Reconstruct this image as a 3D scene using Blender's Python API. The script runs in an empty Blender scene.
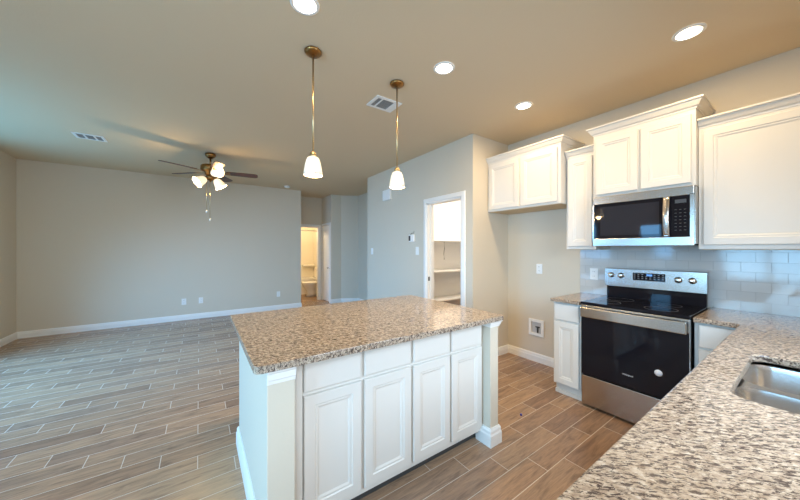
import bpy, bmesh, math, random
from mathutils import Vector, Matrix
random.seed(3)
S = bpy.context.scene
COL = S.collection
PI = math.pi

# ------------------------------------------------------------------ camera, world, light, exposure
CAMH = 1.385
YAW = math.atan(200.5/290.0)
cd = bpy.data.cameras.new('camera'); cam = bpy.data.objects.new('camera', cd); COL.objects.link(cam)
cam.location = (0, 0, CAMH); cam.rotation_euler = (PI/2, 0, -YAW)
cd.sensor_width = 36; cd.lens = 290.0/800*36; cd.clip_start = 0.02
cd.shift_y = -0.8/800
S.camera = cam

W = bpy.data.worlds.new('world'); S.world = W; W.use_nodes = True
bg = W.node_tree.nodes['Background']; bg.inputs[0].default_value = (.40, .68, 1, 1); bg.inputs[1].default_value = 1.0

S.view_settings.view_transform = 'Standard'; S.view_settings.look = 'None'
S.view_settings.exposure = 0.28; S.view_settings.gamma = 1; S.view_settings.use_curve_mapping = False
S.cycles.use_denoising = True
S.cycles.max_bounces = 10; S.cycles.diffuse_bounces = 6; S.cycles.glossy_bounces = 5
S.cycles.sample_clamp_indirect = 6.0; S.cycles.caustics_reflective = False; S.cycles.caustics_refractive = False

def area(name, loc, direction, sx, sy, power, color, spread=PI):
    l = bpy.data.lights.new(name, 'AREA'); l.shape = 'RECTANGLE'; l.size = sx; l.size_y = sy
    l.energy = power; l.color = color; l.spread = spread
    o = bpy.data.objects.new(name, l); COL.objects.link(o); o.location = loc
    o.rotation_euler = Vector(direction).to_track_quat('-Z', 'Y').to_euler()
    return o
DAY = (.17, .52, 1.0)
NEUT = (.70, .85, 1.0)
WARM = (1.0, .68, .31)
# daylight coming in at the windows and glass door (left wall, and the wall behind the camera):
# sky light travels downward, light off the ground outside travels upward
area('sky_living', (-2.75, 4.5, 1.75), (1, .20, -.70), 2.6, 1.6, 130, DAY, 1.9)
area('ground_living', (-2.60, 4.75, .42), (.22, .06, 1), 2.2, .4, 18, (.12, .56, 1.0), 1.7)
area('sky_side', (-2.70, 2.15, 1.6), (1, .05, -.40), .5, .9, 10, DAY, 2.6)
area('sky_patio_door', (-2.72, .55, 1.45), (1, .38, -.32), 1.6, 1.5, 62, (.30, .66, 1.0), 2.0)
area('sky_dining', (-1.0, -.70, 1.7), (.25, 1, -.25), 1.7, 1.7, 36, (.72, .86, 1.0), 2.5)
area('sky_sink', (1.6, -.66, 1.75), (0, 1, -.50), 1.4, 1.0, 46, NEUT, 2.5)
LED = (1.0, .71, .37)

# ------------------------------------------------------------------ materials
def lin(c):
    return tuple(((v/255)/12.92 if v/255 <= .04045 else ((v/255+.055)/1.055)**2.4) for v in c)
def mat(name, color, rough=.5, metal=0., **kw):
    m = bpy.data.materials.new(name); m.use_nodes = True
    b = m.node_tree.nodes['Principled BSDF']
    b.inputs['Base Color'].default_value = (*color, 1)
    b.inputs['Roughness'].default_value = rough; b.inputs['Metallic'].default_value = metal
    for k, v in kw.items(): b.inputs[k].default_value = v
    return m
def nodes(m): return m.node_tree.nodes, m.node_tree.links, m.node_tree.nodes['Principled BSDF']
def pos(N): return N.new('ShaderNodeNewGeometry').outputs['Position']
def noise(N, L, vec, scale, detail=4, rough=.5, dist=0.):
    n = N.new('ShaderNodeTexNoise'); L.new(vec, n.inputs['Vector'])
    n.inputs['Scale'].default_value = scale; n.inputs['Detail'].default_value = detail
    n.inputs['Roughness'].default_value = rough; n.inputs['Distortion'].default_value = dist
    return n.outputs['Fac']
def mapping(N, L, vec, scale=(1, 1, 1), rot=(0, 0, 0), loc=(0, 0, 0)):
    n = N.new('ShaderNodeMapping'); L.new(vec, n.inputs['Vector'])
    n.inputs['Scale'].default_value = scale; n.inputs['Rotation'].default_value = rot; n.inputs['Location'].default_value = loc
    return n.outputs[0]
def ramp(N, L, fac, stops):
    r = N.new('ShaderNodeValToRGB'); L.new(fac, r.inputs[0])
    e = r.color_ramp.elements
    while len(e) < len(stops): e.new(.5)
    for i, (p, c) in enumerate(stops):
        e[i].position = p; e[i].color = (*c, 1) if len(c) == 3 else c
    return r.outputs[0]
def mix(N, L, fac, a, b, mode='MIX'):
    n = N.new('ShaderNodeMix'); n.data_type = 'RGBA'; n.blend_type = mode
    for s, v in ((n.inputs[0], fac), (n.inputs[6], a), (n.inputs[7], b)):
        if hasattr(v, 'default_value') or hasattr(v, 'is_linked'): L.new(v, s)
        elif isinstance(v, (int, float)): s.default_value = v
        else: s.default_value = (*v, 1)
    return n.outputs[2]
def math_(N, L, op, a, b=None):
    n = N.new('ShaderNodeMath'); n.operation = op
    for i, v in enumerate((a, b)):
        if v is None: continue
        if isinstance(v, (int, float)): n.inputs[i].default_value = v
        else: L.new(v, n.inputs[i])
    return n.outputs[0]
def bump(N, L, B, h, strength, dist=.002):
    n = N.new('ShaderNodeBump'); n.inputs['Strength'].default_value = strength; n.inputs['Distance'].default_value = dist
    L.new(h, n.inputs['Height']); L.new(n.outputs[0], B.inputs['Normal'])

def paint(name, color, rough=.75, tex=.25):
    m = mat(name, color, rough); N, L, B = nodes(m)
    bump(N, L, B, noise(N, L, pos(N), 90, 3), tex, .002)
    return m
M = {}
M['wall'] = paint('wall_paint', (.615, .552, .45))
M['ceiling'] = paint('ceiling_paint_lamplit', (.66, .54, .375), .85, .4)  # likely the wall paint; warm lamp light is put into this colour
M['pantry'] = paint('pantry_paint', (.78, .77, .75))
M['trim'] = mat('trim_white', (.80, .79, .76), .4)
M['cab'] = mat('cabinet_white', (.68, .655, .61), .38)
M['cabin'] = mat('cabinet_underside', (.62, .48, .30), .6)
M['plate'] = mat('plate_white', (.80, .80, .78), .35)
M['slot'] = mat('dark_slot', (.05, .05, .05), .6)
M['recess'] = mat('recess_grey', (.48, .48, .47), .5)
M['louver'] = mat('louver_grey', (.30, .30, .29), .5)
M['glassblack'] = mat('black_glass', (.008, .008, .012), .04, **{'Specular IOR Level': .28})
M['black'] = mat('black_enamel', (.015, .015, .017), .3)
M['winglass_dark'] = mat('oven_window', (.02, .021, .03), .03)
M['brass'] = mat('antique_brass', lin((150, 112, 66)), .28, 1.)
M['nickel'] = mat('brushed_brass_stem', lin((196, 172, 130)), .3, 1.)
M['chrome'] = mat('chrome', (.75, .75, .75), .12, 1.)
M['display'] = mat('display', (.01, .02, .05), .2, **{'Emission Color': (.15, .4, 1, 1), 'Emission Strength': .9})
M['mark'] = mat('grey_print', (.45, .47, .5), .5)
M['ringmark'] = mat('ring_print', (.09, .09, .10), .3)
M['keymark'] = mat('key_print', (.04, .043, .05), .4)
M['sticker'] = mat('sticker', (.75, .76, .8), .4)
M['porcelain'] = mat('porcelain', (.78, .75, .68), .15)
M['bathtile'] = mat('bath_surround', (.74, .68, .56), .3)
M['bathfloor'] = mat('bath_floor', (.22, .14, .085), .4)
M['blueplastic'] = mat('blue_plastic', (.05, .05, .35), .3)
M['lens'] = mat('light_lens', (1, 1, 1), .5, **{'Emission Color': (1, .84, .6, 1), 'Emission Strength': 14})
M['bulb'] = mat('bulb', (1, 1, 1), .5, **{'Emission Color': (1, .8, .5, 1), 'Emission Strength': 10})
M['shade'] = mat('frosted_glass', (.85, .80, .70), .4, **{'Emission Color': (1, .78, .46, 1), 'Emission Strength': .16})
M['fanshade'] = mat('frosted_fan_glass', (.85, .80, .70), .4, **{'Emission Color': (1, .74, .42, 1), 'Emission Strength': .7})
def steel():
    m = mat('stainless', (.52, .49, .455), .22, 1.); N, L, B = nodes(m)
    v = mapping(N, L, pos(N), (1, 1, 60))
    f = noise(N, L, v, 6, 3)
    bump(N, L, B, f, .05, .001)
    B.inputs['Anisotropic'].default_value = .4
    return m
M['steel'] = steel()
M['sinksteel'] = mat('sink_steel', (.62, .60, .58), .26, 1.)
def blade_wood():
    m = mat('mahogany', (.06, .02, .012), .35); N, L, B = nodes(m)
    f = noise(N, L, mapping(N, L, pos(N), (3, 30, 3)), 4, 4)
    L.new(ramp(N, L, f, [(.3, (.028, .008, .005)), (.7, (.085, .022, .012))]), B.inputs['Base Color'])
    return m
M['blade'] = blade_wood()
def floor_mat():
    m = mat('wood_tile', (.3, .2, .15), .35); N, L, B = nodes(m)
    sx = N.new('ShaderNodeSeparateXYZ'); L.new(pos(N), sx.inputs[0])
    X, Y = sx.outputs[0], sx.outputs[1]
    r = math_(N, L, 'DIVIDE', math_(N, L, 'SUBTRACT', Y, 1.175-.07025), .1405)
    row = math_(N, L, 'FLOOR', r); fr = math_(N, L, 'SUBTRACT', r, row)
    c = math_(N, L, 'DIVIDE', math_(N, L, 'ADD', math_(N, L, 'ADD', X, .21), math_(N, L, 'MULTIPLY', row, .2)), .6)
    col = math_(N, L, 'FLOOR', c); fc = math_(N, L, 'SUBTRACT', c, col)
    # distance to the plank edges, metres
    dy = math_(N, L, 'MULTIPLY', math_(N, L, 'MINIMUM', fr, math_(N, L, 'SUBTRACT', 1, fr)), .1405)
    dx = math_(N, L, 'MULTIPLY', math_(N, L, 'MINIMUM', fc, math_(N, L, 'SUBTRACT', 1, fc)), .6)
    d = math_(N, L, 'MINIMUM', dx, dy)
    grout = math_(N, L, 'LESS_THAN', d, .0021)
    cx = N.new('ShaderNodeCombineXYZ'); L.new(col, cx.inputs[0]); L.new(row, cx.inputs[1])
    wn = N.new('ShaderNodeTexWhiteNoise'); wn.noise_dimensions = '3D'; L.new(cx.outputs[0], wn.inputs['Vector'])
    # grain, shifted per plank
    off = N.new('ShaderNodeVectorMath'); off.operation = 'SCALE'; L.new(wn.outputs['Color'], off.inputs[0]); off.inputs['Scale'].default_value = 20
    ad = N.new('ShaderNodeVectorMath'); ad.operation = 'ADD'; L.new(pos(N), ad.inputs[0]); L.new(off.outputs[0], ad.inputs[1])
    g1 = noise(N, L, mapping(N, L, ad.outputs[0], (1.3, 9, 1)), 2.6, 6, .66, 1.2)
    g2 = noise(N, L, mapping(N, L, ad.outputs[0], (3, 60, 1)), 3, 4, .6, .3)
    base = ramp(N, L, wn.outputs['Value'], [(0., (.265, .164, .108)), (.35, (.345, .222, .143)), (.7, (.39, .256, .163)), (1., (.30, .20, .138))])
    grain = ramp(N, L, g1, [(.26, (.50, .48, .50)), (.48, (.95, .94, .94)), (.72, (1.25, 1.20, 1.13))])
    fine = ramp(N, L, g2, [(.3, (.82, .82, .82)), (.6, (1.06, 1.05, 1.04))])
    cc = mix(N, L, 1., mix(N, L, 1., base, grain, 'MULTIPLY'), fine, 'MULTIPLY')
    cc = mix(N, L, grout, cc, (.56, .46, .37))
    L.new(cc, B.inputs['Base Color'])
    L.new(math_(N, L, 'ADD', math_(N, L, 'MULTIPLY', grout, .4), .27), B.inputs['Roughness'])
    bump(N, L, B, math_(N, L, 'MINIMUM', d, .004), .5, .3)
    return m
M['floor'] = floor_mat()
def granite():
    m = mat('granite', (.5, .4, .3), .10); N, L, B = nodes(m)
    rot = mapping(N, L, pos(N), rot=(0, 0, .75))
    p = mapping(N, L, rot, (1.0, 1.5, 1.3)); q = mapping(N, L, rot, (.75, 2.3, 1.5))
    a = noise(N, L, p, 62, 5, .66, .4)
    cc = ramp(N, L, a, [(.32, (.25, .178, .125)), (.45, (.38, .30, .225)), (.56, (.50, .41, .32)), (.70, (.61, .54, .45))])
    gr = noise(N, L, mapping(N, L, q, loc=(3, 7, 1)), 42, 5, .70, .6)
    cc = mix(N, L, ramp(N, L, gr, [(.54, (0, 0, 0)), (.60, (.75,)*3)]), cc, (.30, .225, .175))
    dk = noise(N, L, mapping(N, L, q, loc=(9, 2, 5)), 62, 6, .74, .7)
    cc = mix(N, L, ramp(N, L, dk, [(.505, (0, 0, 0)), (.545, (.96,)*3)]), cc, (.06, .042, .038))
    L.new(cc, B.inputs['Base Color'])
    return m
M['granite'] = granite()
def tile():
    m = mat('backsplash_tile', (.6, .6, .6), .08); N, L, B = nodes(m)
    sx = N.new('ShaderNodeSeparateXYZ'); L.new(pos(N), sx.inputs[0])
    cx = N.new('ShaderNodeCombineXYZ'); L.new(sx.outputs[1], cx.inputs[0]); L.new(sx.outputs[2], cx.inputs[1])
    b = N.new('ShaderNodeTexBrick'); L.new(mapping(N, L, cx.outputs[0], loc=(.02, -.914+.0, 0)), b.inputs['Vector'])
    b.inputs['Color1'].default_value = (.50, .50, .485, 1); b.inputs['Color2'].default_value = (.565, .565, .55, 1)
    b.inputs['Mortar'].default_value = (.44, .44, .43, 1)
    b.inputs['Scale'].default_value = 1; b.inputs['Mortar Size'].default_value = .0013; b.inputs['Mortar Smooth'].default_value = .3
    b.inputs['Brick Width'].default_value = .145; b.inputs['Row Height'].default_value = .0745; b.inputs['Bias'].default_value = 0
    b.offset = .5
    L.new(b.outputs['Color'], B.inputs['Base Color'])
    inv = math_(N, L, 'SUBTRACT', 1, b.outputs['Fac'])
    bump(N, L, B, inv, .6, .002)
    return m
M['tile'] = tile()
def pane():
    m = bpy.data.materials.new('window_pane'); m.use_nodes = True; N, L = m.node_tree.nodes, m.node_tree.links
    N.remove(N['Principled BSDF'])
    t = N.new('ShaderNodeBsdfTransparent'); g = N.new('ShaderNodeBsdfGlossy'); g.inputs['Roughness'].default_value = .02
    x = N.new('ShaderNodeMixShader'); x.inputs[0].default_value = .06
    L.new(t.outputs[0], x.inputs[1]); L.new(g.outputs[0], x.inputs[2]); L.new(x.outputs[0], N['Material Output'].inputs[0])
    return m
M['pane'] = pane()

# ------------------------------------------------------------------ mesh helpers
class MB:
    def __init__(s): s.b = bmesh.new()
    def box(s, x0, x1, y0, y1, z0, z1, bev=0., seg=2):
        b = bmesh.new(); r = bmesh.ops.create_cube(b, size=1)
        bmesh.ops.scale(b, verts=b.verts, vec=(abs(x1-x0), abs(y1-y0), abs(z1-z0)))
        bmesh.ops.translate(b, verts=b.verts, vec=((x0+x1)/2, (y0+y1)/2, (z0+z1)/2))
        if bev > 0: bmesh.ops.bevel(b, geom=b.edges[:], offset=bev, segments=seg, profile=.5, affect='EDGES')
        return s.join(b)
    def join(s, b, mtx=None):
        if mtx is not None: bmesh.ops.transform(b, matrix=mtx, verts=b.verts)
        mp = {}
        for v in b.verts: mp[v] = s.b.verts.new(v.co)
        for f in b.faces:
            try:
                nf = s.b.faces.new([mp[v] for v in f.verts]); nf.smooth = f.smooth
            except ValueError: pass
        b.free(); return s
    def quad(s, *p):
        s.b.faces.new([s.b.verts.new(q) for q in p]); return s
    def lathe(s, prof, mtx=None, n=32, cap0=True, cap1=True):
        b = bmesh.new(); rings = []
        for r, z in prof:
            rings.append([b.verts.new((r*math.cos(2*PI*i/n), r*math.sin(2*PI*i/n), z)) for i in range(n)])
        for a, c in zip(rings, rings[1:]):
            for i in range(n):
                f = b.faces.new([a[i], a[(i+1) % n], c[(i+1) % n], c[i]]); f.smooth = True
        if cap0: b.faces.new(rings[0][::-1])
        if cap1: b.faces.new(rings[-1])
        return s.join(b, mtx)
    def tube(s, pts, r, n=12):
        pts = [Vector(p) for p in pts]; b = bmesh.new(); rings = []
        for i, p in enumerate(pts):
            t = (pts[min(i+1, len(pts)-1)] - pts[max(i-1, 0)]).normalized()
            u = t.cross(Vector((0, 0, 1)));
            if u.length < 1e-3: u = t.cross(Vector((1, 0, 0)))
            u.normalize(); v = t.cross(u)
            rings.append([b.verts.new(p + r*(math.cos(2*PI*k/n)*u + math.sin(2*PI*k/n)*v)) for k in range(n)])
        for a, c in zip(rings, rings[1:]):
            for i in range(n):
                f = b.faces.new([a[i], a[(i+1) % n], c[(i+1) % n], c[i]]); f.smooth = True
        b.faces.new(rings[0]); b.faces.new(rings[-1])
        return s.join(b)
    def rings(s, loops, cap0=True, cap1=True, smooth=False):
        """loft closed point loops of equal length"""
        b = bmesh.new(); R = [[b.verts.new(p) for p in l] for l in loops]; n = len(R[0])
        for a, c in zip(R, R[1:]):
            for i in range(n):
                f = b.faces.new([a[i], a[(i+1) % n], c[(i+1) % n], c[i]]); f.smooth = smooth
        if cap0: b.faces.new(R[0])
        if cap1: b.faces.new(R[-1])
        return s.join(b)
    def prism(s, pts, z0, z1):
        return s.rings([[(x, y, z0) for x, y in pts], [(x, y, z1) for x, y in pts]])
    def panel(s, face, u0, u1, v0, v1, prof):
        """rectangular rings: prof = [(inset, out)], face maps (u, v, out) to space"""
        loops = []
        for ins, o in prof:
            loops.append([face(u, v, o) for u, v in ((u0+ins, v0+ins), (u1-ins, v0+ins), (u1-ins, v1-ins), (u0+ins, v1-ins))])
        return s.rings(loops)
    def crown(s, xf, ya, yb, xb, z0, prof, ra=1, rb=1):
        """moulding round a cabinet that faces -X: front at xf from ya (low Y) to yb (high Y), returning to the wall xb where ra / rb"""
        loops = []
        for o, z in prof:
            A = ya - o*ra; Bv = yb + o*rb
            loops.append([(xb, A, z0+z), (xf-o, A, z0+z), (xf-o, Bv, z0+z), (xb, Bv, z0+z)])
        return s.rings(loops)
ORG = {}
def _mesh(name, mb, m, loc, recalc=True, bev=0.):
    b = mb.b
    if recalc: bmesh.ops.recalc_face_normals(b, faces=b.faces[:])
    bmesh.ops.translate(b, verts=b.verts, vec=(-loc[0], -loc[1], -loc[2]))
    me = bpy.data.meshes.new(name); b.to_mesh(me); b.free()
    me.materials.append(m)
    o = bpy.data.objects.new(name, me); COL.objects.link(o)
    if bev:
        q = o.modifiers.new('soft_edges', 'BEVEL'); q.width = bev; q.segments = 2; q.limit_method = 'ANGLE'; q.angle_limit = .6
    return o
def thing(name, label, cat, loc, group=None):
    o = bpy.data.objects.new(name, None); COL.objects.link(o); o.location = loc; o.empty_display_size = .1
    o['label'] = label; o['category'] = cat
    if group: o['group'] = group
    ORG[o.name] = Vector(loc); return o
def part(name, mb, m, parent, label=None, bev=0., recalc=True):
    loc = ORG[parent.name]
    o = _mesh(name, mb, m, loc, recalc, bev); o.parent = parent; ORG[o.name] = loc
    if label: o['label'] = label
    return o
def solo(name, mb, m, label, cat, loc, group=None, bev=0.):
    o = _mesh(name, mb, m, loc, True, bev); o.location = loc; ORG[o.name] = Vector(loc)
    o['label'] = label; o['category'] = cat
    if group: o['group'] = group
    return o
def struct(name, mb, m, bev=0., parent=None):
    o = _mesh(name, mb, m, (0, 0, 0), True, bev); ORG[o.name] = Vector((0, 0, 0))
    if parent: o.parent = parent
    else: o['kind'] = 'structure'
    return o
def faceX(x): return lambda u, v, o: (x - o, u, v)      # faces -X, u = Y, v = Z
def faceY(y): return lambda u, v, o: (u, y - o, v)      # faces -Y, u = X, v = Z

# ------------------------------------------------------------------ the shell
CZ = 2.785            # ceiling
XL, XR = -2.33, 3.42  # left wall, stove wall
YF, YB = -.37, 7.065  # wall behind camera, far living wall
XP, YR = 2.72, 2.385  # pantry wall, return wall of the fridge alcove
T = .12
struct('floor', MB().box(XL-.4, 5.1, YF-.4, 7.9, -.12, 0), M['floor'])
struct('ceiling', MB().box(XL-.4, 5.1, YF-.4, 10.2, CZ, CZ+.12), M['ceiling'])

def wall_holes(axis, c0, c1, a0, a1, z0, z1, holes):
    """wall slab between c0 and c1 (thickness), along a0..a1, with rectangular holes (h0, h1, hz0, hz1)"""
    mb = MB()
    def bx(p, q, r, s):
        if q-p > 1e-4 and s-r > 1e-4:
            mb.box(c0, c1, p, q, r, s) if axis == 'Y' else mb.box(p, q, c0, c1, r, s)
    cur = a0
    for h0, h1, q0, q1 in sorted(holes):
        bx(cur, h0, z0, z1); bx(h0, h1, z0, q0); bx(h0, h1, q1, z1); cur = h1
    bx(cur, a1, z0, z1)
    return mb
WL = [(3.2, 5.8, .25, 2.2), (1.93, 2.40, 1.0, 1.98), (-.27, 1.40, .03, 2.08)]
struct('wall_left', wall_holes('Y', XL-T, XL, YF-T, YB+T, 0, CZ, WL), M['wall'])
WF = [(-1.85, -.15, .35, 2.2), (.9, 2.3, 1.08, 2.13)]
struct('wall_front', wall_holes('X', YF-T, YF, XL, XR, 0, CZ, WF), M['wall'])
struct('wall_right', MB().box(XR, XR+T, YF-T, YR, 0, CZ), M['wall'])
struct('wall_back', MB().box(XL, 2.0, YB, YB+T, 0, CZ), M['wall'])
struct('wall_return', MB().box(XP, 5.02, YR, YR+T, 0, CZ), M['wall'])
PD = (2.565, 3.25, 0, 2.05)
struct('wall_pantry', wall_holes('Y', XP, XP+T, YR+T, 5.06, 0, CZ, [PD]), M['wall'])
struct('wall_pantry_inside', MB().box(4.9, 5.02, YR+T, 4.42, 0, CZ).box(XP+T, 4.9, 4.30, 4.42, 0, CZ), M['pantry'])
# hall by the bathroom
HB = 7.80; HX = 2.77
struct('wall_hall_left', MB().box(2.0-T, 2.0, YB+T, HB, 0, CZ), M['wall'])
struct('wall_hall_back', wall_holes('X', HB, HB+.1, 1.5, HX, 0, CZ, [(2.03, 2.68, 0, 1.985)]), M['wall'])
struct('wall_hall_right', wall_holes('Y', HX, HX+T, 7.09, HB+.1, 0, CZ, [(7.19, 7.735, 0, 2.02)]), M['wall'])
nook = MB().prism([(HX+T, 7.0905), (3.035, 7.0905), (3.42, 6.88), (3.42, 5.0), (3.54, 5.0), (3.54, 6.95), (3.08, 7.21), (HX+T, 7.21)], 0, CZ)
struct('wall_nook', nook, M['wall'])
struct('wall_nook_side', MB().box(XP+T, 3.42, 4.94, 5.06, 0, CZ), M['wall'])
# bathroom shell
struct('wall_bathroom', MB().box(1.5, 3.3, 9.75, 9.87, 0, CZ).box(1.38, 1.5, HB, 9.87, 0, CZ).box(3.18, 3.3, HB+.1, 9.75, 0, CZ).box(HX+T, 3.3, HB, HB+.1, 0, CZ), M['bathtile'])
struct('floor_bathroom', MB().box(1.38, 3.3, 7.9, 9.87, -.12, 0), M['bathfloor'])

BBH = .105
def bb_profile(d, h): return [(d, 0), (d, h*.62), (d*.75, h*.72), (d*.75, h*.86), (d*.35, h), (0, h)]
def baseboard(mb, path, side, d=.016, h=BBH):
    """path of (x, y) points along the wall face; side = +1 room is to the left of travel"""
    n = len(path); P = [Vector(p) for p in path]; norms = []
    for a, c in zip(P, P[1:]):
        t = (c-a).normalized(); norms.append(Vector((-t.y, t.x))*side)
    off = []
    for i in range(n):
        if i == 0: off.append(norms[0])
        elif i == n-1: off.append(norms[-1])
        else:
            m = norms[i-1]+norms[i]; off.append(m/(m.dot(norms[i])))
    b = bmesh.new(); pr = bb_profile(d, h) + [(0, 0)]
    R = [[b.verts.new((P[i].x+off[i].x*o, P[i].y+off[i].y*o, z)) for o, z in pr] for i in range(n)]
    k = len(pr)
    for A, C in zip(R, R[1:]):
        for j in range(k): b.faces.new([A[j], A[(j+1) % k], C[(j+1) % k], C[j]])
    b.faces.new(R[0]); b.faces.new(R[-1])
    return mb.join(b)
struct('baseboard_back', baseboard(MB(), [(XL, 6.05), (XL, YB), (2.0, YB), (2.0, HB)], -1), M['trim'])
struct('baseboard_return', baseboard(MB(), [(XP, 2.49), (XP, YR), (XR, YR), (XR, 1.49)], -1), M['trim'])
struct('baseboard_pantry', baseboard(MB(), [(XP, 5.06), (XP, 3.32)], -1), M['trim'])
struct('baseboard_nook', baseboard(MB(), [(HX, 7.12), (HX, 7.09), (3.035, 7.09), (3.42, 6.88), (3.42, 5.1)], -1), M['trim'])
struct('baseboard_left', baseboard(MB(), [(XL, 2.9), (XL, 6.05)], -1), M['trim'])

# casing round an opening in a wall that faces -X or -Y
def casing(face, a0, a1, z1, w=.065, t=.018):
    mb = MB()
    pr = [(0, 0), (0, t*.6), (.008, t), (w-.012, t*.75), (w, t*.4), (w, 0)]
    for lo, hi in ((a0-w, a0), (a1, a1+w)):
        b = MB(); 
        sgn = 1 if lo < a0 - 1e-6 else -1
        ed = (lambda o: hi-o) if sgn == 1 else (lambda o: lo+o)
        top = lambda o: z1+o
        loop0 = [face(ed(w-o if False else o), 0, t_) for o, t_ in pr]
        loop1 = [face(ed(o), top(o), t_) for o, t_ in pr]
        mb.rings([loop0, loop1])
    loop0 = [face(a0-o, z1+o, t_) for o, t_ in pr]; loop1 = [face(a1+o, z1+o, t_) for o, t_ in pr]
    mb.rings([loop0, loop1])
    return mb
t1 = casing(faceX(XP), PD[0], PD[1], PD[3])
t1.box(XP-.002, XP+T+.002, PD[1]-.018, PD[1]-.0005, 0, PD[3]).box(XP-.002, XP+T+.002, PD[0]+.0005, PD[0]+.018, 0, PD[3]).box(XP-.002, XP+T+.002, PD[0], PD[1], PD[3]-.018, PD[3]-.0005)
t1.box(XP+.05, XP+.09, PD[1]-.03, PD[1]-.018, 0, PD[3]-.018)
tr = struct('trim_1', t1, M['trim'])
struct('strike_plate', MB().box(XP+.012, XP+.042, PD[1]-.0205, PD[1]-.0178, .925, .985, .0008), M['slot'], parent=tr)
t2 = casing(faceY(HB), 2.03, 2.68, 1.985)
t2.box(2.665, 2.6795, HB-.002, HB+.102, 0, 1.97).box(2.0305, 2.045, HB-.002, HB+.102, 0, 1.97).box(2.03, 2.68, HB-.002, HB+.102, 1.97, 1.9845)
struct('trim_2', t2, M['trim'])
struct('trim_3', casing(faceX(HX), 7.19, 7.735, 2.02, .055), M['trim'])
# closet door, closed, in the hall
dr = MB().panel(faceX(HX+.02), 7.195, 7.73, .012, 2.015, [(0, -.03), (0, 0), (.09, 0)])
dr = MB()
DF = faceX(HX+.015)
dr.panel(DF, 7.195, 7.73, .012, 2.015, [(0, -.035), (0, 0), (.001, .001)])
for v0, v1 in ((.20, .86), (1.0, 1.88)):
    dr.panel(DF, 7.27, 7.655, v0, v1, [(0, .001), (.004, .006), (.02, .006), (.03, .002), (.04, .002)])
door = struct('door_1', dr, M['trim'])
kn = MB().lathe([(.024, 0), (.024, .006), (.009, .012), (.009, .035), (.024, .045), (.026, .06), (.016, .07), (0.001, .071)], Matrix.Translation((HX+.014, 7.255, .90)) @ Matrix.Rotation(-PI/2, 4, 'Y'), 20)
struct('door_handle', kn, M['chrome'], parent=door)

# windows (behind / beside the camera): frame, sash bars, panes
def window(n, axis, c, a0, a1, z0, z1, bars):
    fr = MB(); f = .05
    def bx(mb, p, q, r, s, t0=-.09, t1=-.03):
        mb.box(c+t0, c+t1, p, q, r, s) if axis == 'Y' else mb.box(p, q, c+t0, c+t1, r, s)
    bx(fr, a0+.001, a0+f, z0+.001, z1-.001); bx(fr, a1-f, a1-.001, z0+.001, z1-.001); bx(fr, a0+f, a1-f, z0+.001, z0+f); bx(fr, a0+f, a1-f, z1-f, z1-.001)
    for k in range(1, bars):
        m_ = a0+(a1-a0)*k/bars; bx(fr, m_-.03, m_+.03, z0+f, z1-f)
    w = struct('window_%d' % n, fr, M['trim'])
    g = MB(); bx(g, a0+f, a1-f, z0+f, z1-f, -.063, -.057)
    struct('pane', g, M['pane'], parent=w)
window(1, 'Y', XL, *WL[0], 3); window(2, 'Y', XL, *WL[1], 1); window(3, 'X', YF, *WF[0], 2); window(4, 'X', YF, *WF[1], 2); window(5, 'Y', XL, *WL[2], 2)

# ------------------------------------------------------------------ cabinets
DOOR = [(0, -.019), (0, -.003), (.003, 0), (.050, 0), (.055, -.0045), (.064, -.0045), (.074, -.010), (.078, -.010)]
DRAW = [(0, -.019), (0, -.005), (.006, 0), (.012, 0)]
CROWN = [(0, 0), (.004, 0), (.006, .012), (.016, .020), (.030, .045), (.034, .055), (.044, .058), (.044, .070), (0, .070)]
def upper(name, label, xf, ya, yb, z0, z1, doors, crown, ra, rb, dz=(.03, .06)):
    """wall cabinet facing -X: face frame at xf, doors overlay it"""
    t = thing(name, label, 'cabinet', (XR-.005, (ya+yb)/2, z0))
    b = MB().box(xf, XR-.004, ya, yb, z0, z1, .0015, 1)
    part('cabinet_box', b, M['cab'], t)
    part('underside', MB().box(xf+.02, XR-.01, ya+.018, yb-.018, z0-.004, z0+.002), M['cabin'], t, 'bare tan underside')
    for d0, d1 in doors:
        part('door', MB().panel(faceX(xf-.0195), d0, d1, z0+dz[0], z1-dz[1], DOOR), M['cab'], t)
    sc = crown/.07
    part('crown_moulding', MB().crown(xf, ya, yb, XR-.004, z1-.004, [(o*1.05, z*sc) for o, z in CROWN], ra, rb), M['cab'], t)
    return t
upper('wall_cabinet', 'deep white two-door wall cabinet above the empty fridge space', 3.0, 1.484, YR-.002, 1.852, 2.455, [(1.515, 1.922), (1.945, 2.355)], .07, 1, 0, (.022, .03))
upper('wall_cabinet', 'narrow tall single-door white wall cabinet left of the microwave', 3.10, 1.205, 1.477, 1.385, 2.315, [(1.235, 1.455)], .065, 0, .0, (.028, .028))
upper('wall_cabinet', 'tallest white two-door wall cabinet with flared crown directly above the microwave', 3.035, .521, 1.203, 1.862, 2.438, [(.545, .847), (.868, 1.178)], .072, 1, 1, (.022, .045))
upper('wall_cabinet', 'wide white wall cabinet right of the microwave over tiled backsplash', 3.10, YF+.003, .519, 1.385, 2.295, [(-.02, .492), (-.36, -.045)], .065, 0, 0, (.032, .028))

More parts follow.
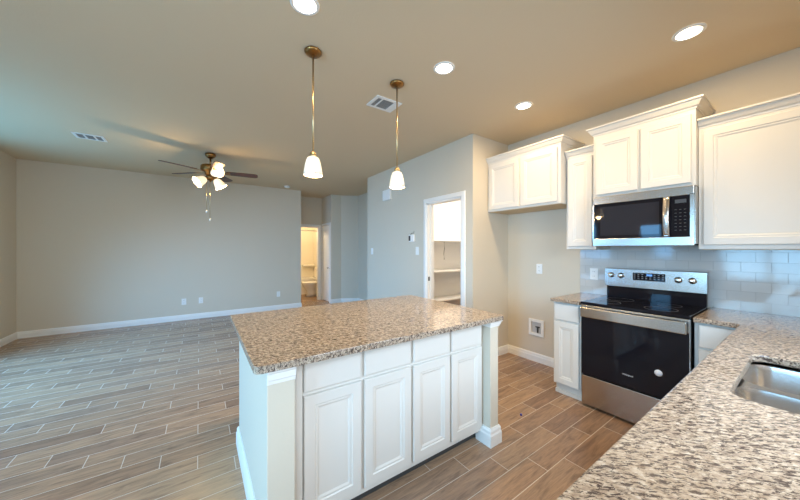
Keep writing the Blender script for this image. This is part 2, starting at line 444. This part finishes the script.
def base(name, label, ya, yb, splits, endz=0):
    t = thing(name, label, 'cabinet', (3.1, (ya+yb)/2, 0))
    part('cabinet_box', MB().box(2.83, XR-.003, ya, yb, .10, .883, .0015, 1), M['cab'], t)
    part('toe_kick', MB().box(2.875, XR-.02, ya+.004, yb-.004, 0, .10).box(2.862, 2.875, ya+.004, yb-.001, 0, .035), M['cab'], t)
    for d0, d1 in splits:
        part('drawer', MB().panel(faceX(2.81), d0, d1, .715, .868, DRAW), M['cab'], t)
        part('door', MB().panel(faceX(2.81), d0, d1, .115, .70, DOOR), M['cab'], t)
    return t
base('base_cabinet', 'narrow white base cabinet between fridge space and range', 1.222, 1.468, [(1.235, 1.455)])
base('base_cabinet', 'white base cabinet at the counter corner right of the range', .26, .494, [(.225, .472)])

# sink run: hollow carcass so the bowls hang free
t = thing('sink_base_cabinet', 'white cabinet run carrying the double sink below the long granite counter', 'cabinet', (1.6, 0, 0))
part('face_frame', MB().box(.50, 2.80, .225, .245, .10, .883).box(.50, .52, YF+.004, .225, .0, .883), M['cab'], t)
part('toe_kick', MB().box(.525, 2.80, .165, .18, 0, .10), M['cab'], t)
FB = lambda u, v, o: (u, .2645+o, v)
for k in range(4):
    a = .53+k*.565
    part('drawer', MB().panel(FB, a, a+.545, .715, .868, DRAW), M['cab'], t)
    part('door', MB().panel(FB, a, a+.545, .115, .70, DOOR), M['cab'], t)

# ------------------------------------------------------------------ granite tops
def rrect(x0, x1, y0, y1, r, n=6):
    P = []
    for cx, cy, a0 in ((x1-r, y1-r, 0), (x0+r, y1-r, PI/2), (x0+r, y0+r, PI), (x1-r, y0+r, 3*PI/2)):
        for k in range(n+1):
            a = a0+PI/2*k/n; P.append((cx+r*math.cos(a), cy+r*math.sin(a)))
    return P
def slab(outline, holes, z0, z1):
    b = bmesh.new(); es = []
    for loop in [outline]+holes:
        vs = [b.verts.new((x, y, z1)) for x, y in loop]
        es += [b.edges.new((vs[i], vs[(i+1) % len(vs)])) for i in range(len(vs))]
    bmesh.ops.triangle_fill(b, edges=es, use_beauty=True, use_dissolve=False)
    r = bmesh.ops.extrude_face_region(b, geom=b.faces[:])
    bmesh.ops.translate(b, verts=[v for v in r['geom'] if isinstance(v, bmesh.types.BMVert)], vec=(0, 0, z0-z1))
    m = MB(); m.join(b); return m
Z0, Z1 = .884, .916
HOLE = rrect(1.405, 2.055, -.26, .17, .06)
solo('countertop', slab([(.45, YF+.003), (XR-.003, YF+.003), (XR-.003, .494), (2.785, .494), (2.785, .30), (2.765, .283), (.45, .283)], [HOLE], Z0, Z1), M['granite'],
     'L-shaped speckled granite worktop with undermount sink in right foreground', 'countertop', (1.8, 0, Z0), None, .005)
solo('countertop', slab([(2.785, 1.222), (XR-.003, 1.222), (XR-.003, 1.478), (2.785, 1.478)], [], Z0, Z1), M['granite'],
     'small square of granite worktop left of the range', 'countertop', (3.1, 1.35, Z0), None, .005)
solo('island_countertop', slab(rrect(.178, 1.785, 1.268, 2.39, .03, 4), [], Z0, Z1), M['granite'],
     'large rectangular granite worktop covering the white island', 'countertop', (1.0, 1.8, Z0), None, .007)

# sink
t = thing('kitchen_sink', 'double-bowl stainless undermount sink set in the granite worktop', 'sink', (1.73, -.05, .66))
def bowl(x0, x1, y0, y1, zt, zb, rc):
    m = MB(); prof = [(0, zt), (.004, zt-.02), (.012, zb+.05), (.022, zb+.02), (.045, zb+.004), (.08, zb)]
    loops = []
    for i, z in prof: loops.append([(x, y, z) for x, y in rrect(x0+i, x1-i, y0+i, y1-i, max(rc-i*.4, .02))])
    m.rings(loops, cap0=False, cap1=True, smooth=True)
    return m
def flip(m): return m
part('bowl', bowl(1.395, 1.695, -.265, .177, .868, .70, .06), M['sinksteel'], t, 'nearer smaller bowl')
part('bowl', bowl(1.735, 2.065, -.265, .177, .868, .66, .06), M['sinksteel'], t, 'farther larger bowl')
rim = slab(rrect(1.375, 2.085, -.285, .197, .07), [rrect(1.395, 1.695, -.265, .177, .06), rrect(1.735, 2.065, -.265, .177, .06)], .866, .8705)
part('rim', rim, M['sinksteel'], t)
for x, z in ((1.535, .70), (1.86, .66)):
    part('drain', MB().lathe([(.001, z+.001), (.03, z+.001), (.034, z+.004), (.045, z+.003), (.045, z-.001)], Matrix.Translation((x, -.05, 0)), 24), M['chrome'], t)

# ------------------------------------------------------------------ island
t = thing('kitchen_island', 'white kitchen island of four doors and drawers between painted end walls', 'island', (1.0, 1.8, 0))
IY = 1.315; IX0, IX1 = .232, 1.768
hw = MB().box(IX0, IX0+.115, IY, 2.345, 0, .883, .003).box(IX1-.088, IX1, IY, 2.345, 0, .883, .003).box(IX0+.115, IX1-.088, 2.24, 2.345, 0, .883)
part('half_wall', hw, M['wall_island'] if 'wall_island' in M else M['wall'], t, 'painted plaster end and back walls')
tm = MB()
def cap(x0, x1):
    P = [(0, .835), (.006, .835), (.008, .845), (.012, .850), (.016, .866), (.022, .870), (.022, .883), (0, .883)]
    loops = [[(x0-.0, IY-o, z), (x1+.0, IY-o, z)] for o, z in P]
    loops = [[(x0-o, IY+.11, z), (x0-o, IY-o, z), (x1+o, IY-o, z), (x1+o, IY+.11, z)] for o, z in P]
    tm.rings(loops)
cap(IX1-.088, IX1)
part('cap_moulding', tm, M['trim'], t)
tm = MB()
b_ = MB(); P_ = [(0, .815), (.005, .815), (.008, .830), (.012, .836), (.016, .862), (.021, .868), (.021, .883), (0, .883)]
tm.rings([[(IX0, IY, z), (IX0, IY-o, z), (IX0+.115, IY-o, z), (IX0+.115, IY, z)] for o, z in P_])
part('cap_moulding', tm, M['trim'], t)
bbm = MB()
baseboard(bbm, [(IX0+.115, 1.40), (IX0+.115, IY), (IX0, IY), (IX0, 2.345), (IX1, 2.345), (IX1, IY), (IX1-.088, IY), (IX1-.088, 1.43)], 1, .018, .125)
part('baseboard', bbm, M['trim'], t)
DY = 1.372   # door fronts
part('cabinet_box', MB().box(IX0+.116, IX1-.089, DY+.0195, 2.239, .078, .883), M['cab'], t)
part('stile', MB().box(IX0+.116, IX0+.165, DY+.006, DY+.019, .078, .883, .001, 1), M['cab'], t)
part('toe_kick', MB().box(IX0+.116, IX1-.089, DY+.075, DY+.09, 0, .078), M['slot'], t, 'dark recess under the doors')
F = faceY(DY)
cols = [(.404, .703), (.722, 1.031), (1.048, 1.348), (1.364, 1.662)]
for a, c in cols:
    part('drawer', MB().panel(F, a, c, .708, .862, DRAW), M['cab'], t)
    part('door', MB().panel(F, a, c, .115, .690, DOOR), M['cab'], t)

# ------------------------------------------------------------------ backsplash
bs = MB().box(XR-.009, XR-.0005, YF+.004, 1.483, Z1+.0005, 1.384).box(XR-.009, XR-.0005, .523, 1.201, 1.384, 1.45)
struct('wall_backsplash', bs, M['tile'])

# ------------------------------------------------------------------ range
RY0, RY1 = .508, 1.208
t = thing('electric_range', 'freestanding stainless electric range with black glass oven door', 'range', (3.08, .858, 0))
part('body', MB().box(2.835, 3.395, RY0, RY1, .03, .905, .003), M['black'], t)
part('kick_base', MB().box(2.85, 3.38, RY0+.01, RY1-.01, 0, .03), M['black'], t)
part('storage_drawer', MB().box(2.795, 2.836, RY0+.003, RY1-.003, .022, .276, .006), M['steel'], t)
d = part('oven_door', MB().box(2.795, 2.836, RY0+.003, RY1-.003, .286, .896, .004), M['glassblack'], t)
part('top_band', MB().box(2.789, 2.7955, RY0+.003, RY1-.003, .80, .896, .002), M['steel'], d)
hd = MB().box(2.748, 2.764, RY0+.012, RY1-.012, .795, .880, .006).box(2.762, 2.79, RY0+.03, RY0+.065, .81, .86, .003).box(2.762, 2.79, RY1-.065, RY1-.03, .81, .86, .003)
part('handle', hd, M['steel'], d)
part('edge_trim', MB().box(2.788, 2.836, RY0-.0015, RY0+.0035, .286, .896), M['steel'], d)
part('sticker', MB().lathe([(.001, 0), (.024, 0), (.024, .0012), (.001, .0012)], Matrix.Translation((2.795, .678, .468)) @ Matrix.Rotation(-PI/2, 4, 'Y'), 24), M['sticker'], d, 'round pale sticker on the glass')
def lettering(txt, size, loc, parent, m):
    c = bpy.data.curves.new('lettering', 'FONT'); c.body = txt; c.size = size; c.extrude = .0004; c.align_x = 'CENTER'; c.align_y = 'CENTER'
    c.materials.append(m)
    o = bpy.data.objects.new('lettering', c); COL.objects.link(o); o.parent = parent
    r = ORG[parent.name]
    o.matrix_local = Matrix(((0, 0, -1, loc[0]-r.x), (-1, 0, 0, loc[1]-r.y), (0, 1, 0, loc[2]-r.z), (0, 0, 0, 1)))
    bpy.context.view_layer.update()
    me = bpy.data.meshes.new_from_object(o.evaluated_get(bpy.context.evaluated_depsgraph_get()))
    mw = o.matrix_local.copy(); bpy.data.objects.remove(o)
    o = bpy.data.objects.new('lettering', me); COL.objects.link(o); o.parent = parent; o.matrix_local = mw
    return o
lettering('Whirlpool', .017, (2.7944, .866, .385), d, M['sticker'])
part('cooktop', MB().box(2.785, 3.33, RY0, RY1, .902, .922, .004), M['glassblack'], t)
for x, y, r in ((2.94, .70, .10), (2.94, 1.04, .08), (3.18, .70, .075), (3.18, 1.04, .10)):
    part('burner_ring', MB().lathe([(r-.004, .9222), (r-.004, .9226), (r, .9226), (r, .9222)], Matrix.Translation((x, y, 0)), 40, False, False), M['ringmark'], t)
part('backguard_base', MB().box(3.335, 3.385, RY0+.004, RY1-.004, .92, 1.04, .003), M['glassblack'], t)
TP = .0005
cp = MB(); cp.rings([[(3.31, y, 1.03), (3.31+TP, y, 1.195), (3.335, y, 1.202), (3.395, y, 1.202), (3.395, y, 1.03)] for y in (RY0, RY1)])
cpo = part('control_panel', cp, M['steel'], t)
tilt = math.atan2(TP, .165)
def onpanel(y, z): return Vector((3.31+(z-1.03)*TP/.165, y, z))
for y, z in ((1.157, 1.135), (1.078, 1.135), (.674, 1.126), (.588, 1.126)):
    p = onpanel(y, z)
    mt = Matrix.Translation(p) @ Matrix.Rotation(-PI/2+tilt, 4, 'Y')
    k = part('knob', MB().lathe([(.026, -.002), (.026, .006), (.022, .008), (.020, .026), (.018, .029), (.001, .029)], mt, 28), M['chrome'], cpo)
    pm = MB(); bb = bmesh.new(); bmesh.ops.create_cube(bb, size=1); bmesh.ops.scale(bb, verts=bb.verts, vec=(.036, .006, .006))
    pm.join(bb, mt @ Matrix.Translation((0, 0, .0305)))
ppl = [onpanel(.985, 1.168), onpanel(.985, 1.10), onpanel(.757, 1.10), onpanel(.757, 1.168)]
def plate_on(pts, off, th):
    n = Vector((-math.cos(tilt), 0, math.sin(tilt)))
    return MB().rings([[tuple(Vector(p)-n*.001) for p in pts], [tuple(Vector(p)+n*th+n*off) for p in pts]])
ds = part('touch_panel', plate_on(ppl, 0, .002), M['glassblack'], cpo, 'black glass keypad with blue clock')
pp2 = [onpanel(.885, 1.159), onpanel(.885, 1.143), onpanel(.845, 1.143), onpanel(.845, 1.159)]
part('clock_display', plate_on(pp2, .0015, .002), M['display'], ds)
mk = MB()
for r_ in range(3):
    for c_ in range(8):
        yy = .972-c_*.0285; zz = 1.155-r_*.018
        if .84 < yy < .89 and r_ == 0: continue
        p = onpanel(yy, zz); mk.box(p.x-.0032, p.x-.001, yy-.006, yy+.006, zz-.0018, zz+.0018)
part('key_marks', mk, M['mark'], ds)

# ------------------------------------------------------------------ microwave
t = thing('microwave', 'stainless over-the-range microwave with black glass door', 'microwave', (3.2, .858, 1.425))
MX = 2.985; MZ0, MZ1 = 1.424, 1.858
part('body', MB().box(MX+.035, XR-.012, .524, 1.196, MZ0, MZ1, .003), M['black'], t)
part('side_panel', MB().box(MX+.03, XR-.02, .521, .5245, MZ0+.002, MZ1-.002), M['steel'], t)
fr = MB(); F = faceX(MX+.02)
fr.box(MX, MX+.034, .524, 1.192, MZ1-.068, MZ1, .004).box(MX, MX+.034, .524, 1.192, MZ0-.012, MZ0+.056, .004).box(MX, MX+.034, .524, .545, MZ0+.05, MZ1-.06).box(MX, MX+.034, 1.180, 1.192, MZ0+.05, MZ1-.06)
dm = part('front_frame', fr, M['steel'], t)
part('door_glass', MB().box(MX+.004, MX+.03, .648, 1.1795, MZ0+.0565, MZ1-.0685), M['glassblack'], t)
part('window', MB().box(MX+.003, MX+.0045, .72, 1.13, MZ0+.082, MZ1-.095), M['winglass_dark'], t)
kp = part('keypad', MB().box(MX+.003, MX+.03, .5455, .647, MZ0+.0565, MZ1-.0685), M['glassblack'], t)
part('clock_display', MB().box(MX+.0018, MX+.0034, .565, .628, 1.735, 1.762), M['keymark'], kp)
mk = MB()
for r_ in range(7):
    for c_ in range(3):
        yy = .572+c_*.026; zz = 1.53+r_*.026
        mk.box(MX+.002, MX+.0032, yy-.006, yy+.006, zz-.002, zz+.002)
part('key_marks', mk, M['keymark'], kp)
hm = MB(); loops = []
for k in range(13):
    s = k/12; z = MZ0+.06+s*(MZ1-.07-MZ0-.06); bow = .022+.022*math.sin(PI*s)
    loops.append([(MX-bow, .652, z), (MX-bow-.006, .658, z), (MX-bow-.006, .686, z), (MX-bow, .692, z), (MX-bow+.008, .69, z), (MX-bow+.008, .654, z)])
hm.rings(loops, smooth=True)
hm.box(MX-.03, MX+.005, .66, .684, MZ0+.062, MZ0+.08).box(MX-.03, MX+.005, .66, .684, MZ1-.09, MZ1-.072)
part('handle', hm, M['steel'], t)
part('vent_grille', MB().box(MX+.05, XR-.05, .55, 1.17, MZ0-.008, MZ0+.001), M['slot'], t)

# ------------------------------------------------------------------ wall fittings
def plateX(x, y, z, w, h, t=.006): return MB().box(x-t, x-.0003, y-w/2, y+w/2, z-h/2, z+h/2, .002)
def outlet(face, n, label, pos_, kind, group=None):
    """plate with two receptacles or a rocker; face 'X' faces -X, 'Y' faces -Y"""
    x, y, z = pos_
    t = thing(n, label, 'outlet' if kind == 'outlet' else 'light switch', pos_, group)
    def bx(u0, u1, v0, v1, o0, o1, bev=0.):
        return MB().box(x-o1, x-o0, y+u0, y+u1, z+v0, z+v1, bev) if face == 'X' else MB().box(x+u0, x+u1, y-o1, y-o0, z+v0, z+v1, bev)
    part('cover_plate', bx(-.037, .037, -.06, .06, .0005, .006, .002), M['plate'], t)
    if kind == 'outlet':
        for dz in (-.024, .024):
            r = part('receptacle', bx(-.017, .017, dz-.015, dz+.015, .006, .0085, .002), M['plate'], t)
            s = bx(-.008, -.0055, dz-.003, dz+.007, .0085, .009); s2 = bx(.0055, .008, dz-.003, dz+.007, .0085, .009); s.join(s2.b)
            part('slot', s, M['slot'], r)
    else:
        part('rocker', bx(-.016, .016, -.033, .033, .006, .010, .002), M['plate'], t)
    return t
outlet('Y', 'wall_outlet', 'white outlet low on the far living room wall, left of the closely spaced pair', (-.25, YB, .359), 'outlet', 'outlets on the far wall')
outlet('Y', 'wall_outlet', 'white outlet low on the far living room wall, right of the closely spaced pair', (.025, YB, .359), 'outlet', 'outlets on the far wall')
outlet('Y', 'wall_outlet', 'white outlet standing alone on the far wall near the hall opening', (1.49, YB, .356), 'outlet', 'outlets on the far wall')
outlet('X', 'wall_outlet', 'white outlet at chest height on bare wall of the fridge space', (XR, 1.947, 1.145), 'outlet')
outlet('X', 'wall_outlet', 'white outlet on the tiled backsplash just left of the range', (XR-.009, 1.347, 1.125), 'outlet')
outlet('X', 'light_switch', 'white switch plate right under the thermostat by the pantry door', (XP, 3.47, 1.36), 'switch')
outlet('X', 'light_switch', 'white switch plate alone at the left end of the pantry wall', (XP, 4.87, 1.345), 'switch')
t = thing('thermostat', 'small white thermostat with dark screen left of the pantry door', 'thermostat', (XP, 3.6, 1.56))
part('case', MB().box(XP-.028, XP-.0005, 3.53, 3.66, 1.50, 1.61, .006), M['plate'], t)
part('screen', MB().box(XP-.0295, XP-.027, 3.61, 3.655, 1.515, 1.595), M['slot'], t)
part('wire', MB().tube([(XP-.01, 3.64, 1.61), (XP-.012, 3.60, 1.635), (XP-.008, 3.56, 1.63), (XP-.006, 3.54, 1.66)], .003, 8), M['slot'], t)
t = thing('door_chime', 'white door chime box high on the pantry wall behind the pendant', 'door chime', (XP, 4.3, 2.33))
part('case', MB().box(XP-.045, XP-.0005, 4.18, 4.42, 2.24, 2.42, .008), M['plate'], t)
part('grille', MB().box(XP-.047, XP-.044, 4.24, 4.36, 2.27, 2.39, .002), M['plate'], t)
# recessed water box
t = thing('water_supply_box', 'white recessed water valve box low on the wall of the fridge space', 'valve box', (XR, 1.98, .42))
w = MB(); y0, y1, z0, z1 = 1.885, 2.08, .32, .52
w.panel(faceX(XR), y0, y1, z0, z1, [(0, .0005), (0, .008), (.004, .010), (.034, .010), (.036, .002)][:4])
fx = MB()
for a in ((y0, y1, z0, z0+.034), (y0, y1, z1-.034, z1), (y0, y0+.034, z0+.034, z1-.034), (y1-.034, y1, z0+.034, z1-.034)):
    fx.box(XR-.016, XR-.0005, *a, .002)
part('frame', fx, M['plate'], t)
part('recess', MB().box(XR-.004, XR-.0006, y0+.034, y1-.034, z0+.034, z1-.034), M['recess'], t, 'grey recess')
v = MB().tube([(XR-.012, 1.965, .36), (XR-.012, 1.965, .43)], .009).tube([(XR-.014, 1.94, .43), (XR-.014, 1.99, .43)], .008)
part('valve', v, M['slot'], t)

# ------------------------------------------------------------------ pantry shelves
for z, lb, ext in ((1.55, 'topmost white pantry shelf, at eye level through the doorway', 3.86), (.985, 'middle white pantry shelf, at counter height through the doorway', 3.9), (.455, 'lowest white pantry shelf, just above the island worktop edge', 3.9)):
    t = thing('pantry_shelf', lb, 'shelf', (3.5, 4.1, z), 'pantry shelves')
    part('board', MB().box(XP+T+.001, 4.899, ext, 4.299, z-.02, z, .002), M['trim'], t)
    part('cleat', MB().box(XP+T+.001, 4.899, 4.28, 4.2995, z-.075, z-.02), M['trim'], t)
solo('hanging_cord', MB().tube([(3.82, 4.05, 1.528), (3.825, 4.05, 1.40), (3.815, 4.055, 1.30), (3.82, 4.05, 1.19)], .006, 8), M['louver'], 'thin grey cord hanging below the top pantry shelf', 'cord', (3.82, 4.05, 1.53))
pl = bpy.data.lights.new('pantry_lamp', 'POINT'); pl.energy = 50; pl.color = (1, .97, .94); pl.shadow_soft_size = .12
po = bpy.data.objects.new('pantry_lamp', pl); COL.objects.link(po); po.location = (3.7, 3.3, 2.5)

# ------------------------------------------------------------------ ceiling fittings
def disc(o, energy, color, size=.13, spread=PI):
    l = bpy.data.lights.new('lamp', 'AREA'); l.shape = 'DISK'; l.size = size; l.energy = energy; l.color = color; l.spread = spread
    a = bpy.data.objects.new('lamp', l); COL.objects.link(a); a.location = o
    return a
for i, (x, y, lb) in enumerate(((.495, 1.67, 'round recessed ceiling light above the near pendant, cut by the top edge'),
                 (1.555, 1.65, 'round recessed ceiling light just right of the ceiling vent and far pendant'),
                 (2.60, 1.64, 'round recessed ceiling light nearest the fridge space wall cabinets'),
                 (2.60, .48, 'round recessed ceiling light in front of the range, at upper right'))):
    t = thing('recessed_light', lb, 'ceiling light', (x, y, CZ), 'recessed ceiling lights')
    part('trim_ring', MB().lathe([(.062, CZ-.001), (.062, CZ-.007), (.075, CZ-.006), (.082, CZ-.002), (.082, CZ-.0005)], Matrix.Translation((x, y, 0)), 40, False, False), M['plate'], t)
    part('lens', MB().lathe([(.001, CZ-.003), (.063, CZ-.003), (.063, CZ-.001), (.001, CZ-.001)], Matrix.Translation((x, y, 0)), 32), M['lens'], t)
    disc((x, y, CZ-.011), 9.8, LED, .13)
def pendant(x, y, label):
    t = thing('pendant_light', label, 'pendant light', (x, y, CZ), 'pendants over the island')
    A = Matrix.Translation((x, y, 0))
    part('canopy', MB().lathe([(.055, CZ-.0005), (.060, CZ-.006), (.060, CZ-.014), (.045, CZ-.026), (.02, CZ-.032), (.008, CZ-.034)], A, 32), M['brass'], t)
    part('stem', MB().lathe([(.0055, 2.055), (.0055, CZ-.03)], A, 12), M['nickel'], t)
    part('socket', MB().lathe([(.007, 2.075), (.022, 2.066), (.024, 2.05), (.024, 2.028), (.018, 2.02)], A, 24), M['nickel'], t)
    o_ = [(.022, 2.038), (.038, 2.030), (.048, 2.008), (.057, 1.97), (.063, 1.932), (.066, 1.905)]
    i_ = [(.0625, 1.905), (.0595, 1.932), (.0535, 1.97), (.044, 2.006), (.035, 2.025), (.022, 2.032)]
    part('shade', MB().lathe(o_+i_, A, 36, False, False), M['shade'], t, 'frosted glass bell')
    part('bulb', MB().lathe([(.010, 2.02), (.012, 2.0), (.026, 1.965), (.029, 1.945), (.022, 1.925), (.001, 1.917)], A, 20), M['bulb'], t)
    p = bpy.data.lights.new('lamp', 'POINT'); p.energy = 9; p.color = WARM; p.shadow_soft_size = .03
    q = bpy.data.objects.new('lamp', p); COL.objects.link(q); q.location = (x, y, 1.90)
pendant(.66, 2.034, 'pendant light with frosted bell shade, the nearer one over the island left half')
pendant(1.37, 2.026, 'pendant light with frosted bell shade hanging beside the ceiling vent')

def vent(label, x0, x1, y0, y1, secs):
    t = thing('ceiling_vent', label, 'vent', ((x0+x1)/2, (y0+y1)/2, CZ))
    fr = MB(); z0, z1 = CZ-.010, CZ-.0005
    part('backing', MB().box(x0+.02, x1-.02, y0+.02, y1-.02, CZ-.002, CZ-.0006), M['slot'], t)
    fr.box(x0, x1, y0, y0+.03, z0, z1, .002).box(x0, x1, y1-.03, y1, z0, z1, .002)
    xs = [x0]+[v for s in secs for v in s]+[x1]
    for k in range(0, len(xs), 2): fr.box(xs[k], xs[k+1], y0+.028, y1-.028, z0, z1, .002)
    part('frame', fr, M['plate'], t)
    sl = MB()
    for a, c in secs:
        n = max(3, int((y1-y0-.06)/.016))
        for k in range(n):
            yy = y0+.034+(y1-y0-.068)*k/(n-1)
            sl.box(a, c, yy-.003, yy+.003, CZ-.008, CZ-.003)
    part('louvers', sl, M['louver'], t)
vent('white ceiling vent with grey louvers beside the far pendant stem', 1.325, 1.60, 2.275, 2.49, [(1.355, 1.395), (1.41, 1.525)])
vent('white ceiling vent far left above the living room floor', -1.26, -.98, 5.05, 5.27, [(-1.23, -1.17), (-1.15, -1.08), (-1.06, -1.01)])
t = thing('smoke_detector', 'small round white smoke detector on ceiling before the hall', 'smoke detector', (1.60, 6.72, CZ))
part('base', MB().lathe([(.065, CZ-.0005), (.065, CZ-.012), (.05, CZ-.013)], Matrix.Translation((1.60, 6.72, 0)), 28), M['plate'], t)
part('cover', MB().lathe([(.058, CZ-.012), (.056, CZ-.028), (.04, CZ-.038), (.001, CZ-.040)], Matrix.Translation((1.60, 6.72, 0)), 28), M['plate'], t)

# ceiling fan
FX, FY = .132, 5.066
t = thing('ceiling_fan', 'brass ceiling fan with five mahogany blades and three lit glass shades', 'ceiling fan', (FX, FY, CZ))
A = Matrix.Translation((FX, FY, 0))
part('canopy', MB().lathe([(.055, CZ-.0005), (.070, CZ-.015), (.066, CZ-.045), (.03, CZ-.075), (.016, CZ-.08)], A, 32), M['brass'], t)
part('downrod', MB().lathe([(.013, 2.60), (.013, CZ-.07)], A, 16), M['brass'], t)
part('motor_housing', MB().lathe([(.02, 2.63), (.05, 2.625), (.115, 2.605), (.125, 2.585), (.125, 2.535), (.105, 2.515), (.075, 2.50), (.07, 2.47), (.05, 2.455)], A, 36), M['brass'], t)
ZB = 2.512
for k in range(5):
    th = math.radians(63+72*k)
    Mx = A @ Matrix.Rotation(th, 4, 'Z') @ Matrix.Translation((0, 0, ZB)) @ Matrix.Rotation(math.radians(-11), 4, 'X')
    bl = MB(); outl = [(.20, -.05), (.30, -.06), (.50, -.066), (.58, -.066), (.612, -.055), (.622, -.03), (.622, .03), (.612, .055), (.58, .066), (.50, .066), (.30, .06), (.20, .05)]
    b = bmesh.new(); lo = [b.verts.new((x, y, 0)) for x, y in outl]; hi = [b.verts.new((x, y, .007)) for x, y in outl]
    n = len(outl); b.faces.new(lo[::-1]); b.faces.new(hi)
    for i in range(n): b.faces.new([lo[i], lo[(i+1) % n], hi[(i+1) % n], hi[i]])
    bl.join(b, Mx); bo = part('blade', bl, M['blade'], t)
    ir = MB(); b = bmesh.new(); ou = [(.09, -.012), (.17, -.014), (.20, -.04), (.25, -.045), (.25, .045), (.20, .04), (.17, .014), (.09, .012)]
    lo = [b.verts.new((x, y, -.006)) for x, y in ou]; hi = [b.verts.new((x, y, -.0005)) for x, y in ou]; n = len(ou)
    b.faces.new(lo[::-1]); b.faces.new(hi)
    for i in range(n): b.faces.new([lo[i], lo[(i+1) % n], hi[(i+1) % n], hi[i]])
    ir.join(b, Mx); part('blade_bracket', ir, M['brass'], bo)
part('light_kit', MB().lathe([(.05, 2.458), (.06, 2.445), (.06, 2.415), (.04, 2.395), (.015, 2.385), (.012, 2.37), (.001, 2.365)], A, 28), M['brass'], t)
Rv = Vector((math.cos(YAW), -math.sin(YAW), 0)); Fv = Vector((math.sin(YAW), math.cos(YAW), 0)); Uv = Vector((0, 0, 1))
cen = Vector((FX, FY, 2.43))
for dirv, base_off in (((.80*Rv + .10*Uv - .45*Fv), .085*Rv - .09*Fv + .03*Uv), ((-.42*Rv - .55*Uv - .70*Fv), -.02*Rv - .05*Fv - .015*Uv), ((.40*Rv - .75*Uv + .2*Fv), .085*Rv - .03*Fv - .01*Uv)):
    dv = dirv.normalized(); p0 = cen+base_off
    Mx = Matrix.Translation(p0) @ dv.to_track_quat('Z', 'Y').to_matrix().to_4x4()
    so = part('lamp_arm', MB().tube([cen, cen+base_off*.6, p0], .009).lathe([(.010, -.01), (.026, 0), (.026, .03), (.022, .035)], Mx, 20), M['brass'], t)
    o_ = [(.024, .02), (.042, .032), (.055, .062), (.064, .10), (.074, .135), (.084, .155)]
    i_ = [(.081, .155), (.071, .135), (.061, .10), (.052, .062), (.039, .035), (.024, .024)]
    sh = part('lamp_shade', MB().lathe(o_+i_, Mx, 28, False, False), M['fanshade'], so, 'lit frosted glass bell')
    bu = part('bulb', MB().lathe([(.012, .035), (.026, .065), (.029, .085), (.02, .105), (.001, .112)], Mx, 18), M['bulb'], so)
    p = bpy.data.lights.new('lamp', 'POINT'); p.energy = 8 if dirv.z < 0 else 3.0; p.color = WARM; p.shadow_soft_size = .03
    q = bpy.data.objects.new('lamp', p); COL.objects.link(q); q.location = p0+dv*.17
for dx, zb in ((-.042, 1.94), (.006, 1.82)):
    c0 = Vector((FX, FY, 0)) + Rv*dx - Fv*.02
    ch = part('pull_chain', MB().tube([(c0.x, c0.y, 2.40), (c0.x, c0.y, zb)], .0028, 8), M['nickel'], t)
    part('chain_knob', MB().lathe([(.003, zb+.012), (.010, zb+.004), (.011, zb-.010), (.005, zb-.024), (.001, zb-.026)], Matrix.Translation((c0.x, c0.y, 0)), 14), M['plate'], ch)

# ------------------------------------------------------------------ bathroom beyond the hall
t = thing('bathtub', 'white bathtub with shower surround seen through the bathroom doorway', 'bathtub', (2.35, 9.35, 0))
tb = slab(rrect(1.505, 3.175, 9.0, 9.745, .01, 2), [rrect(1.58, 3.10, 9.08, 9.68, .12)], .0, .46)
part('tub', tb, M['porcelain'], t)
part('tub_floor', MB().box(1.55, 3.12, 9.05, 9.7, .02, .08), M['porcelain'], t)
solo('shower_rod', MB().tube([(1.501, 9.02, 1.96), (3.179, 9.02, 1.96)], .014), M['louver'], 'straight shower curtain rod above the bathtub', 'curtain rod', (2.35, 9.02, 1.96))
solo('soap_shelf', MB().box(2.78, 3.17, 9.60, 9.749, .83, .87, .008).box(2.80, 3.15, 9.70, 9.749, .78, .83, .006), M['porcelain'], 'small white soap shelf on the shower wall', 'shelf', (2.95, 9.7, .83))
t = thing('toilet', 'white toilet seen side-on through the bathroom doorway', 'toilet', (2.7, 8.55, 0))
def ell(cx, cy, rx, ry, z, n=28): return [(cx+rx*math.cos(2*PI*i/n), cy+ry*math.sin(2*PI*i/n), z) for i in range(n)]
tx, ty = 2.70, 8.55
part('bowl', MB().rings([ell(tx+.06, ty, .20, .10, 0), ell(tx+.06, ty, .17, .085, .10), ell(tx+.04, ty, .17, .09, .20), ell(tx, ty, .22, .15, .31), ell(tx, ty, .25, .185, .37), ell(tx, ty, .25, .185, .39)], smooth=True), M['porcelain'], t)
part('seat', MB().rings([ell(tx, ty, .252, .19, .391), ell(tx, ty, .252, .19, .41), ell(tx, ty, .235, .17, .43), ell(tx, ty, .10, .08, .436)], smooth=True), M['porcelain'], t)
tk = part('tank', MB().box(tx+.22, tx+.42, ty-.22, ty+.22, .38, .76, .015).box(tx+.205, tx+.435, ty-.235, ty+.235, .755, .795, .01), M['porcelain'], t)
part('flush_lever', MB().tube([(tx+.21, ty-.15, .69), (tx+.195, ty-.15, .69), (tx+.195, ty-.07, .68)], .008, 10), M['chrome'], tk)
bl = bpy.data.lights.new('bathroom_lamp', 'POINT'); bl.energy = 46; bl.color = (1, .84, .58); bl.shadow_soft_size = .1
bo = bpy.data.objects.new('bathroom_lamp', bl); COL.objects.link(bo); bo.location = (2.1, 8.5, 2.3)

# tiny scrap on the floor
sc = MB().lathe([(.001, 0.0005), (.009, .0005), (.009, .010), (.006, .014), (.001, .015)], Matrix.Translation((2.205, 1.415, 0)), 12)
solo('plastic_cap', sc, M['blueplastic'], 'tiny blue plastic cap lying on the wood floor before the fridge space', 'cap', (2.205, 1.415, 0))
